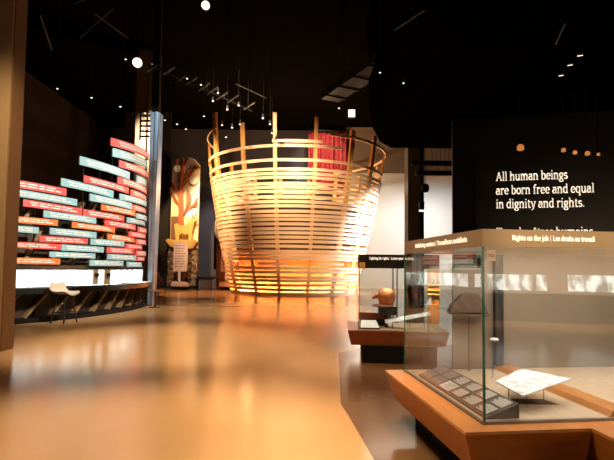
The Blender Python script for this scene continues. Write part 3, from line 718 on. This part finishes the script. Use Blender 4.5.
# beige panel added to imitate the room reflected in the front glass; back post
mb = MB(); mb.box(.84, WID-.02, DEP-.02, DEP+.0, ZB, ZH); mb.box(.52, .84, DEP-.02, DEP, ZB, 1.62); mb.build('back_panel', M['beige'], C1)
mb = MB(); mb.box(.965, 1.02, DEP-.08, DEP-.022, ZB+.05, ZH); mb.box(1.03, 1.06, DEP-.07, DEP-.022, ZB+.05, ZH); mb.build('back_post', M['dmetal'], C1)
mb = MB(); mb.hexa([(.97, .04, ZB+.008), (1.16, .04, ZB+.008), (1.16, DEP-.03, ZB+.008), (.97, DEP-.03, ZB+.008)], [(1.0, .04, ZB+.05), (1.16, .04, ZB+.05), (1.16, DEP-.03, ZB+.05), (1.0, DEP-.03, ZB+.05)]); mb.build('inner_ledge', M['wood_top'], C1)
# case number sticker on the glass
sg = MB(); sg.box(.03, .092, -.003, -.0005, ZH-.10, ZH-.025); sg = sg.build('number_sticker', M['deck'], C1)
lt = MB(); lettering(lt, '20A', lambda u, v, d: Vector((u, -.003-d, v)), .24, .12, 0, .001, .038, ZH-.073, .0145, .0145); lt.build('lettering', M['ink_dark'], sg, recalc=False)

# caption rail along the left glass
cr = thing('caption_rail', 'slanted dark caption rail with rows of printed cards behind the left glass', 'caption rail', c1(.05, .07, ZB+.009), CA)
RWd, RL = .25, 1.28
zl, zr = .012, .10
MB().hexa([(0, 0, 0), (RWd, 0, 0), (RWd, RL, 0), (0, RL, 0)], [(0, 0, zl), (RWd, 0, zr), (RWd, RL, zr), (0, RL, zl)]).build('rail_body', M['rail'], cr)
def rp(u, v, d): return Vector((u, v, zl+(zr-zl)*u/RWd+d))
for j in range(6):
    for i in range(2):
        y0 = .03+j*.21; x0 = .02+i*.115
        if j == 3 and i == 0: mm = 'plain_white'
        elif j >= 4: mm = 'card_grey'
        else: mm = 'card_dark'
        P = [(x0, y0), (x0+.10, y0), (x0+.10, y0+.18), (x0, y0+.18)]
        cd = MB(); cd.prism(P, rp, 0, .003); cd = cd.build('caption_card', M[mm], cr)
        if mm == 'plain_white': cd['label'] = 'white caption card'
        lt = MB()
        for q in range(8):
            xx = x0+.008+q*.0115
            word_bars(lt, lambda a, b, d: rp(b, a, d), y0+.012, y0+.165-.03*(q % 3 == 1), xx, xx+.005, .003, .004, .012, .03, .006)
        lt.build('lettering', M['ink_dark'] if mm == 'plain_white' else M['ink'] if mm == 'card_dark' else M['ink_grey'], cd, recalc=False)
# white graphic panel on thin rods
def zq(x, y, z): return at_z(x, y, z)
wp = thing('graphic_panel', 'large white tilted graphic panel on thin rods over the sand-coloured deck', 'graphic panel', (0, 0, 0))
cs = [zq(495.5, 382, .70), zq(521, 369.5, .73), zq(571, 379.6, .74), zq(523, 396.8, .67)]
ctr = (cs[0]+cs[1]+cs[2]+cs[3])/4; wp.location = (ctr.x, ctr.y, ZB+.008)
q = [c - Vector(wp.location) for c in cs]
MB().hexa(q, [v+Vector((0, 0, .008)) for v in q]).build('panel', M['white'], wp)
for a, b in ((.25, .2), (.7, .25), (.65, .75), (.25, .75)):
    v = (q[0]*(1-a)+q[1]*a)*(1-b)+(q[3]*(1-a)+q[2]*a)*b
    MB().tube([(v.x, v.y, 0), (v.x, v.y, v.z+.002)], .003, 6).build('rod', M['dmetal'], wp)
MB().hexa([(.02+x, y-.07, .0) for x, y in ((-.16, -.03), (.18, -.03), (.12, .11), (-.14, .11))], [(.02+x, y-.07, .003) for x, y in ((-.16, -.03), (.18, -.03), (.12, .11), (-.14, .11))]).build('base_plate', M['black'], wp)  # flat black sheet laid on the deck as the panel's cast shadow
# objects on poles
p0 = zq(469, 370, ZB+.008)
po = thing('tray_stand', 'dark brown flat dish on a tall thin rod behind the left glass', 'artefact', (p0.x, p0.y, ZB+.008))
hz = at_y(469, 315.5, p0.y).z-ZB-.008
MB().tube([(0, 0, 0), (0, 0, hz)], .004, 6).build('rod', M['dmetal'], po)
MB().lathe([(.02, 0), (.02, .004)], n=12).build('foot', M['dmetal'], po)
MB().lathe([(.03, hz), (.21, hz+.012), (.22, hz+.03), (.20, hz+.022), (.02, hz+.012)], n=24).build('dish', M['brown'], po)
cl = thing('folded_cloth', 'brown folded garment standing like a tent on the dish in the near case', 'garment', (p0.x, p0.y+.01, ZB+.008+hz+.0225))
vs = []; pr = [(-.25, 0), (-.22, .08), (-.09, .20), (0, .215), (.13, .205), (.21, .09), (.23, 0)]
MB().prism(pr, lambda u, v, d: Vector((u*.85, d, v)), -.05, .06).build('cloth', M['brown'], cl, .015)
p1 = zq(493, 378, ZB+.008)
ro = thing('pale_fragment', 'small pale fragment on a hooked thin rod right of the glass corner', 'artefact', (p1.x, p1.y, ZB+.008))
hz = at_y(494, 341, p1.y).z-ZB-.008
MB().tube([(-.02, 0, 0), (-.015, 0, .01), (0, 0, .012), (0, 0, hz)], .003, 6).build('rod', M['dmetal'], ro)
fg = MB(); fg.lathe([(.01, 0), (.03, .004), (.042, .014), (.036, .026), (.012, .03)], (0.015, 0, hz), 12); fg.build('fragment', M['plain_white'], ro, recalc=True)
wt = zq(428, 372, ZB+.008)
wc = thing('wedge_card', 'small pale upright wedge on a rod at the far end of the near case', 'artefact', (wt.x, wt.y, ZB+.008))
hz = at_y(428, 305, wt.y).z-ZB-.008
MB().tube([(0, 0, 0), (0, 0, hz+.01)], .003, 6).build('rod', M['dmetal'], wc)
MB().prism([(-.03, 0), (.035, 0), (.03, .075), (.015, .07)], lambda u, v, d: Vector((u, d, v+hz)), -.012, .012).build('wedge', M['plain_white'], wc)

# ------------------------------------------------------------------ second case
C2A = R(-5)
C2L = Vector((.905, 7.76, 0))
C2 = thing('display_case', 'smaller glass display case with black header and red-brown plinth beyond the large one', 'display case', C2L, C2A, 'glass display cases')
W2, D2 = 1.35, 1.1
c2m = Matrix.Translation(C2L) @ Matrix.Rotation(C2A, 4, 'Z')
def c2(x, y, z): return c2m @ Vector((x, y, z))
H0, H1 = 1.61, 1.845
mb = MB(); taper(-.19, W2+.15, -.06, D2+.1, .30, ZB-.02, (.06, .06, .04, .04), mb); mb.build('plinth_fascia', M['wood_red'], C2)
MB().box(-.19, W2+.15, -.06, D2+.1, ZB-.02, ZB).build('plinth_ledge', M['wood_red'], C2)
MB().box(.06, W2-.05, -.04, D2-.05, 0, .30).build('recessed_base', M['black'], C2)
MB().box(.01, W2-.01, .01, D2-.01, ZB, ZB+.008).build('display_deck', M['deck'], C2)
for pts in (((0, D2, ZB), (0, 0, ZB), (0, 0, H0), (0, D2, H0)), ((0, 0, ZB), (W2, 0, ZB), (W2, 0, H0), (0, 0, H0)), ((W2, 0, ZB), (W2, D2, ZB), (W2, D2, H0), (W2, 0, H0)), ((0, D2, ZB), (W2, D2, ZB), (W2, D2, H0), (0, D2, H0))):
    quadpane(*pts, C2)
MB().box(-.006, .006, -.006, .006, ZB, H0).build('glass_corner', M['edge'], C2)
for x in (.68, .76): MB().box(x-.015, x+.015, D2-.06, D2-.03, ZB, H0).build('back_post', M['gmetal'], C2)
hd = MB(); hd.box(-.004, W2, -.004, .03, H0, H1); hd.box(-.004, .03, .03, D2, H0, H1); hd.box(W2-.03, W2, .03, D2, H0, H1); hd.box(.03, W2-.03, D2-.03, D2, H0, H1); hd.box(.03, W2-.03, .03, D2-.03, H1-.02, H1)
hd = hd.build('header', M['header_dk'], C2)
lt = MB(); lettering(lt, 'Fighting for rights | Lutter pour les droits', lambda u, v, d: Vector((u, -.004-d, v)), .28, .14, 0, .002, .17, H1-.085, .021, .03); lt.build('lettering', M['letter'], hd, recalc=False)
MB().box(0, .1, -.006, -.001, H0-.01, H0+.1).build('number_sticker', M['relief_g'], C2)
MB().box(.3, 1.0, .5, .54, H1-.045, H1-.02).build('light_bar', M['led'], C2)
area(c2(.65, .5, H1-.06), c2(.65, .5, 0), 22, (1, .86, .68), 1.0, .8)
# contents
hs = thing('copper_helmet', 'copper helmet on a dark stand inside the smaller case', 'helmet', c2(.50, .42, ZB+.008), C2A); hs.scale = (1.2, 1.2, 1.12)
mb = MB(); mb.lathe([(.10, .36), (.11, .40), (.135, .46), (.13, .54), (.09, .60), (.03, .625)], n=20); mb.build('dome', M['copper'], hs)
mb = MB(); mb.prism([(-.10, .47), (-.20, .44), (-.23, .47), (-.17, .52), (-.1, .54)], lambda u, v, d: Vector((u, d, v)), -.05, .05); mb.build('visor', M['copper'], hs, .01)
mb = MB(); mb.lathe([(.15, .33), (.16, .345), (.12, .365)], (-.05, 0, 0), 20); mb.build('neck_plate', M['wood_red'], hs)
mb = MB(); mb.box(-.12, .14, -.08, .08, .2, .33); mb.tube([(0, 0, 0), (0, 0, .2)], .02, 8); mb.build('stand', M['dmetal'], hs)
sh_ = thing('display_shelf', 'brown low shelf board at the left of the smaller case', 'shelf', c2(.24, .62, ZB+.008), C2A)
MB().box(-.22, .36, -.1, .1, .12, .24).build('board', M['wood_red'], sh_); MB().box(-.2, .3, -.05, .05, 0, .12).build('foot', M['dmetal'], sh_)
ck = thing('slanted_card', 'slanted white caption block at the front left of the smaller case', 'caption block', c2(.19, .16, ZB+.008), C2A)
MB().hexa([(-.17, -.09, 0), (.17, -.09, 0), (.17, .1, 0), (-.17, .1, 0)], [(-.17, -.09, .02), (.17, -.09, .02), (.12, .1, .13), (-.15, .1, .13)]).build('block', M['rail'], ck)
MB().hexa([(-.16, -.086, .024), (.16, -.086, .024), (.115, .096, .131), (-.145, .096, .131)], [(-.16, -.09, .03), (.16, -.09, .03), (.115, .094, .137), (-.145, .094, .137)]).build('card', M['plain_white'], ck)
lb = thing('long_panel', 'long white slanted text panel on thin rods inside the smaller case', 'graphic panel', c2(.84, .26, ZB+.008), C2A)
MB().hexa([(-.38, -.08, .09), (.4, -.08, .24), (.4, .12, .28), (-.38, .12, .13)], [(-.38, -.08, .10), (.4, -.08, .25), (.4, .12, .29), (-.38, .12, .14)]).build('panel', M['white'], lb)
for x, y, z in ((-.25, 0, .13), (.05, 0, .19), (.3, 0, .24)): MB().tube([(x, y, 0), (x, y, z)], .005, 6).build('rod', M['dmetal'], lb)

# ================================================================== QUOTATION on the black wall
qp = thing('quotation_lettering', 'illuminated cream serif quotation on the black wall above the large case', 'lettering', tw0, TWA)
def on_wall(x, y):          # where a sight line meets the wall plane, in wall coordinates
    inv = twm.inverted(); o = inv @ Vector((0, 0, EYE)); d = inv.to_3x3() @ ray(x, y); t = (-.0-o.y)/d.y
    return (o+d*t).x, (o+d*t).z
LINES = [('All human beings', 496, 180.8, 568), ('are born free and equal', 496, 194.5, 594.6), ('in dignity and rights.', 496, 208.2, 585), ('Tous les êtres humains', 496.5, 236.3, 593.5)]
fnw = lambda u, v, d: Vector((u, -.004-d, v))
for tx, xa, ya, xb in LINES:
    u0, v0 = on_wall(xa, ya); u1, v1 = on_wall(xb, ya-2.6)
    lt = MB(); sx = (u1-u0)/text_width(tx)
    lettering(lt, tx, fnw, .21, .10, 0, .012, u0, v0, sx, .185)
    lt.build('lettering', M['letter'], qp, recalc=False)
# amber glows reflected in the quotation wall, built as small glowing bodies
for i, (x, y, rpx) in enumerate(((520.5, 147.5, 4.4), (563.5, 150, 2.8), (575, 152.4, 2.6), (587.5, 153.2, 3.0), (598.5, 154.3, 2.0))):
    c = at_y(x, y, 12.2-.235*(x-520)/60); r = rpx*12/450
    lab = ['amber spotlight hanging alone above the first words of the quotation', 'amber spotlight, first of the row of four above the quotation', 'amber spotlight, second of the row of four above the quotation', 'amber spotlight, third of the row of four above the quotation', 'smallest amber spotlight at the end of the row above the quotation'][i]
    a = thing('amber_spotlight', lab, 'spotlight', (c.x, c.y, c.z), 0, 'amber spotlights above the quotation')
    MB().lathe([(r*.2, -r*.8), (r*.75, -r*.55), (r*.8, 0), (r*.55, r*.6), (r*.1, r*.75)], n=14).build('lens', M['lamp_amb'], a)
    MB().tube([(0, .02, r*.6), (0, .02, 6.5-c.z)], .02, 6).build('stem', M['black'], a)

# ================================================================== LIGHTING BARS by the olive pillar
for i, (xa, xb, y, lab) in enumerate(((411, 460, 163, 'upper black lighting bar across the olive pillar'), (416, 465, 173, 'lower black lighting bar across the olive pillar'))):
    a = at_y(xa, y, 16.3+.8*i); b = at_y(xb, y, 16.3+.8*i)
    lbr = thing('lighting_bar', lab, 'lighting bar', (a.x, a.y, a.z), 0, 'lighting bars by the olive pillar')
    MB().beam((0, 0, 0), (b.x-a.x, 0, 0), .14, .17).build('bar', M['black'], lbr)
    for fx in (.45, .6, .75):
        MB().tube([((b.x-a.x)*fx, 0, .05), ((b.x-a.x)*fx+(fx-.6)*.8, 0, 6.5-a.z)], .012, 6).build('rod', M['dmetal'], lbr)
a = at_y(425, 188, 17.2)
o = thing('track_spotlight', 'round black spotlight beside the olive pillar', 'spotlight', a)
MB().lathe([(.10, -.16), (.15, -.1), (.16, .08), (.07, .16)], n=16).build('housing', M['black'], o)
MB().tube([(0, 0, .15), (0, 0, 6.5-a.z)], .015, 6).build('stem', M['black'], o)
a = at_y(421.5, 205, 17.2)
o = thing('wall_lamp', 'small lit lamp hanging against the olive pillar', 'lamp', a)
MB().lathe([(.1, -.2), (.12, .12), (.04, .16)], n=14).build('shade', M['dmetal'], o)
MB().lathe([(.02, -.26), (.1, -.24), (.1, -.2)], n=14).build('bulb', M['lamp_s'], o)
MB().tube([(0, 0, .15), (0, 0, 6.5-a.z)], .015, 6).build('stem', M['black'], o)

# ================================================================== CEILING
du = thing('ceiling_duct', 'long dim brown duct running diagonally under the black ceiling', 'duct', at_z(330, 97, 9.4))
d0 = Vector(du.location); d1 = at_z(455, 12, 9.4); v = d1-d0
MB().beam((0, 0, 0), v, .9, .35).build('body', M['duct'], du)
for k in range(7):
    p = v*(k+.5)/7; mb = MB(); n_ = v.normalized().cross(Vector((0, 0, 1)))
    mb.beam(p-n_*.5+Vector((0, 0, -.02)), p+n_*.5+Vector((0, 0, -.02)), .06, .42); mb.build('flange', M['duct'], du)
for k in (0.15, .5, .85): MB().tube([v*k, v*k+Vector((0, 0, ZC-9.4))], .02, 6).build('hanger', M['black'], du)
# rig of short crossbars with lamps
a = at_z(150, 66, 9.0); b = at_z(252, 112, 9.0)
rig = thing('lighting_truss', 'black ceiling truss with short slanted crossbars leading toward the basket', 'truss', a)
v = b-a
MB().beam((0, 0, .05), v+Vector((0, 0, .05)), .06, .06).build('spine', M['black'], rig)
for x, y in ((153, 68), (169.5, 71), (181, 79), (191.5, 81), (204, 87), (212.5, 91), (222, 96), (233, 99), (249, 106)):
    p, q2 = at_z(x-5.5, y+3.5, 9.0)-a, at_z(x+5.5, y-3.5, 9.0)-a
    MB().beam(p, q2, .05, .05).build('crossbar', M['dmetal'], rig)
for k in (.05, .5, .95): MB().tube([v*k+Vector((0, 0, .05)), v*k+Vector((0, 0, ZC-9.0))], .015, 6).build('hanger', M['black'], rig)
# pipes at the top left
PIPES = [((76, 3, 11), (102, -6, 11), 'thin pipe crossing the top edge of the ceiling at the left'), ((80, 38, 11), (113, 9, 11), 'thin grey pipe below the crossing in the upper left ceiling'), ((95, 14, 11), (128, 38, 11), 'thin grey pipe slanting down to the right in the upper left ceiling'),
         ((395, 30, 11), (425, 10, 11), 'thin pipe beside the brown duct'), ((440, 116.5, 9), (487, 117.5, 9), 'thin horizontal pipe above the quotation wall'), ((555.5, 45, 8.5), (565, 24, 8.5), 'short slanted pipe in the upper right ceiling'), ((236, 84, 10), (266, 98, 10), 'thin pipe above the basket in the dark ceiling'), ((40, 15, 11), (52, 50, 11), 'faint pipe near the left pillar')]
for (xa, ya, za), (xb, yb, zb_), lab in PIPES:
    a = at_z(xa, ya, za); b = at_z(xb, yb, zb_)
    if a.y < 18 and a.x > 2.3: a = at_z(xa, ya, 6.35); b = at_z(xb, yb, 6.35); za = 6.35; top = 6.5
    else: top = ZC
    o = thing('ceiling_pipe', lab, 'pipe', a, 0, 'thin ceiling pipes')
    MB().tube([(0, 0, 0), b-a], .022 if top == ZC else .012, 6).build('pipe', M['gmetal'], o)
    MB().tube([(b-a)*.5, (b-a)*.5+Vector((0, 0, top-za))], .012, 6).build('hanger', M['black'], o)
# big lit spotlights
for x, y, r, zz, lab in ((205.6, 5.3, .15, 11.2, 'large lit downlight at the top of the ceiling'), (137.3, 62.6, .18, 9.6, 'large round lit spotlight above the curved slat wall')):
    c = at_z(x, y, zz); o = thing('ceiling_spotlight', lab, 'spotlight', c)
    hm = Matrix.Translation((0, 0, 0)) @ Vector((0 - c.x*.3, -c.y*.5, -3)).to_track_quat('Z', 'Y').to_matrix().to_4x4()
    MB().lathe([(r*.7, -.34), (r*1.1, -.28), (r*1.12, -.01)], n=18, m=hm).build('housing', M['dmetal'], o)
    MB().lathe([(r, -.02), (r*.98, .02), (r*.5, .05)], n=18, m=hm).build('lens', M['lamp'], o)
    MB().tube([hm @ Vector((0, 0, -.3)), hm @ Vector((0, 0, -.3))+Vector((0, 0, ZC-zz-(hm @ Vector((0, 0, -.3))).z))], .025, 6).build('stem', M['black'], o)
# small lit spotlights, all of one make
proto = None
SMALL = [(57.4, 88.5), (91.6, 97.6), (120.3, 106.5), (125.6, 59.2), (151.6, 64.4), (187, 78.5), (201, 84.7), (218, 92.7), (224, 98), (238.6, 105.4), (227.3, 109.3), (165, 120), (177, 124), (145, 113), (270, 124), (186, 129),
         (411, 10.5), (380, 72.5), (403.5, 83), (456, 33), (222, 125), (240, 124), (204, 116), (213, 101), (226, 137), (263, 118), (272, 133), (339, 108), (232, 127.5)]
for x, y in SMALL:
    dark = x > 370
    zz = 9.3 if y < 100 else 8.6
    if x > 370: zz = 11.3 if y < 40 else 5.5
    c = at_z(x, y, zz); s = c.y/20
    if proto is None:
        proto = thing('small_spotlight', 'tiny lit spotlight among the distant ones under the dark ceiling', 'spotlight', c, 0, 'small spotlights under the ceiling')
        MB().lathe([(.035, .0), (.07, .03), (.075, .22), (.03, .27)], n=12).build('housing', M['dmetal'], proto)
        MB().lathe([(.02, -.045), (.058, -.03), (.062, .0)], n=12).build('lens', M['lamp_s'], proto)
        MB().tube([(0, 0, .26), (0, 0, 4)], .01, 5).build('stem', M['black'], proto)
        o = proto
    else: o = copy_tree(proto)
    o.location = c; sc = min(max(s, .4), 1.25)*.72; o.scale = (sc, sc, sc)
    for ch in o.children:
        if ch.name.startswith('stem'): 
            top = ZC
            ch.scale = (1, 1, (top-c.z)/sc/4)
for i, (x, y) in enumerate(((561, 75), (570, 64.5), (580, 55))):
    c = at_z(x, y, 6.3); o = thing('lamp_bar', ['lowest', 'middle', 'highest'][i]+' of three short bright fittings in the upper right ceiling', 'fitting', c, R(-25), 'bright fittings in the upper right ceiling')
    MB().box(-.055, .055, -.03, .03, -.02, .02).build('fitting', M['gmetal'], o); MB().tube([(0, 0, 0), (0, 0, .2)], .008, 5).build('stem', M['black'], o)
    MB().box(-.05, .05, -.028, -.002, -.026, -.02).build('lens', M['lamp_s'], o)

# ================================================================== SCREEN WALL behind the visitor, mirrored in the case glass
sw = thing('screen_wall', 'long beige wall of backlit screens behind the viewer, mirrored in the case glass', 'display wall', (8.0, -7.2, 0), R(28))
MB().box(-1.5, 5.5, -.3, 0, 0, 4.2).build('back_board', M['beige_wall'], sw)
for x0, x1 in ((-1.2, -.2), (.5, 1.85), (1.95, 2.25), (2.85, 4.1), (4.15, 4.6), (4.8, 5.4)): MB().box(x0, x1, 0, .03, .97, 1.47).build('screen', M['screen_b'], sw)
MB().box(-1.4, 5.4, 0, .6, .84, .90).build('desk_top', M['desk'], sw)
MB().box(-1.4, 5.4, .1, .16, 0, .84).build('desk_front', M['mural'], sw)
# lit box fitting above the basket's right-hand rib
c = at_y(351.5, 114, 24.0)
o = thing('box_lamp', 'white glowing box lamp hanging above the right side of the basket', 'lamp', c)
MB().box(-.2, .2, -.1, .1, -.22, .22).build('housing', M['black'], o)
MB().box(-.18, .18, -.12, -.1, -.2, .2).build('lens', M['lamp_s'], o)
MB().tube([(0, 0, .2), (0, 0, ZC-c.z)], .015, 6).build('stem', M['black'], o)
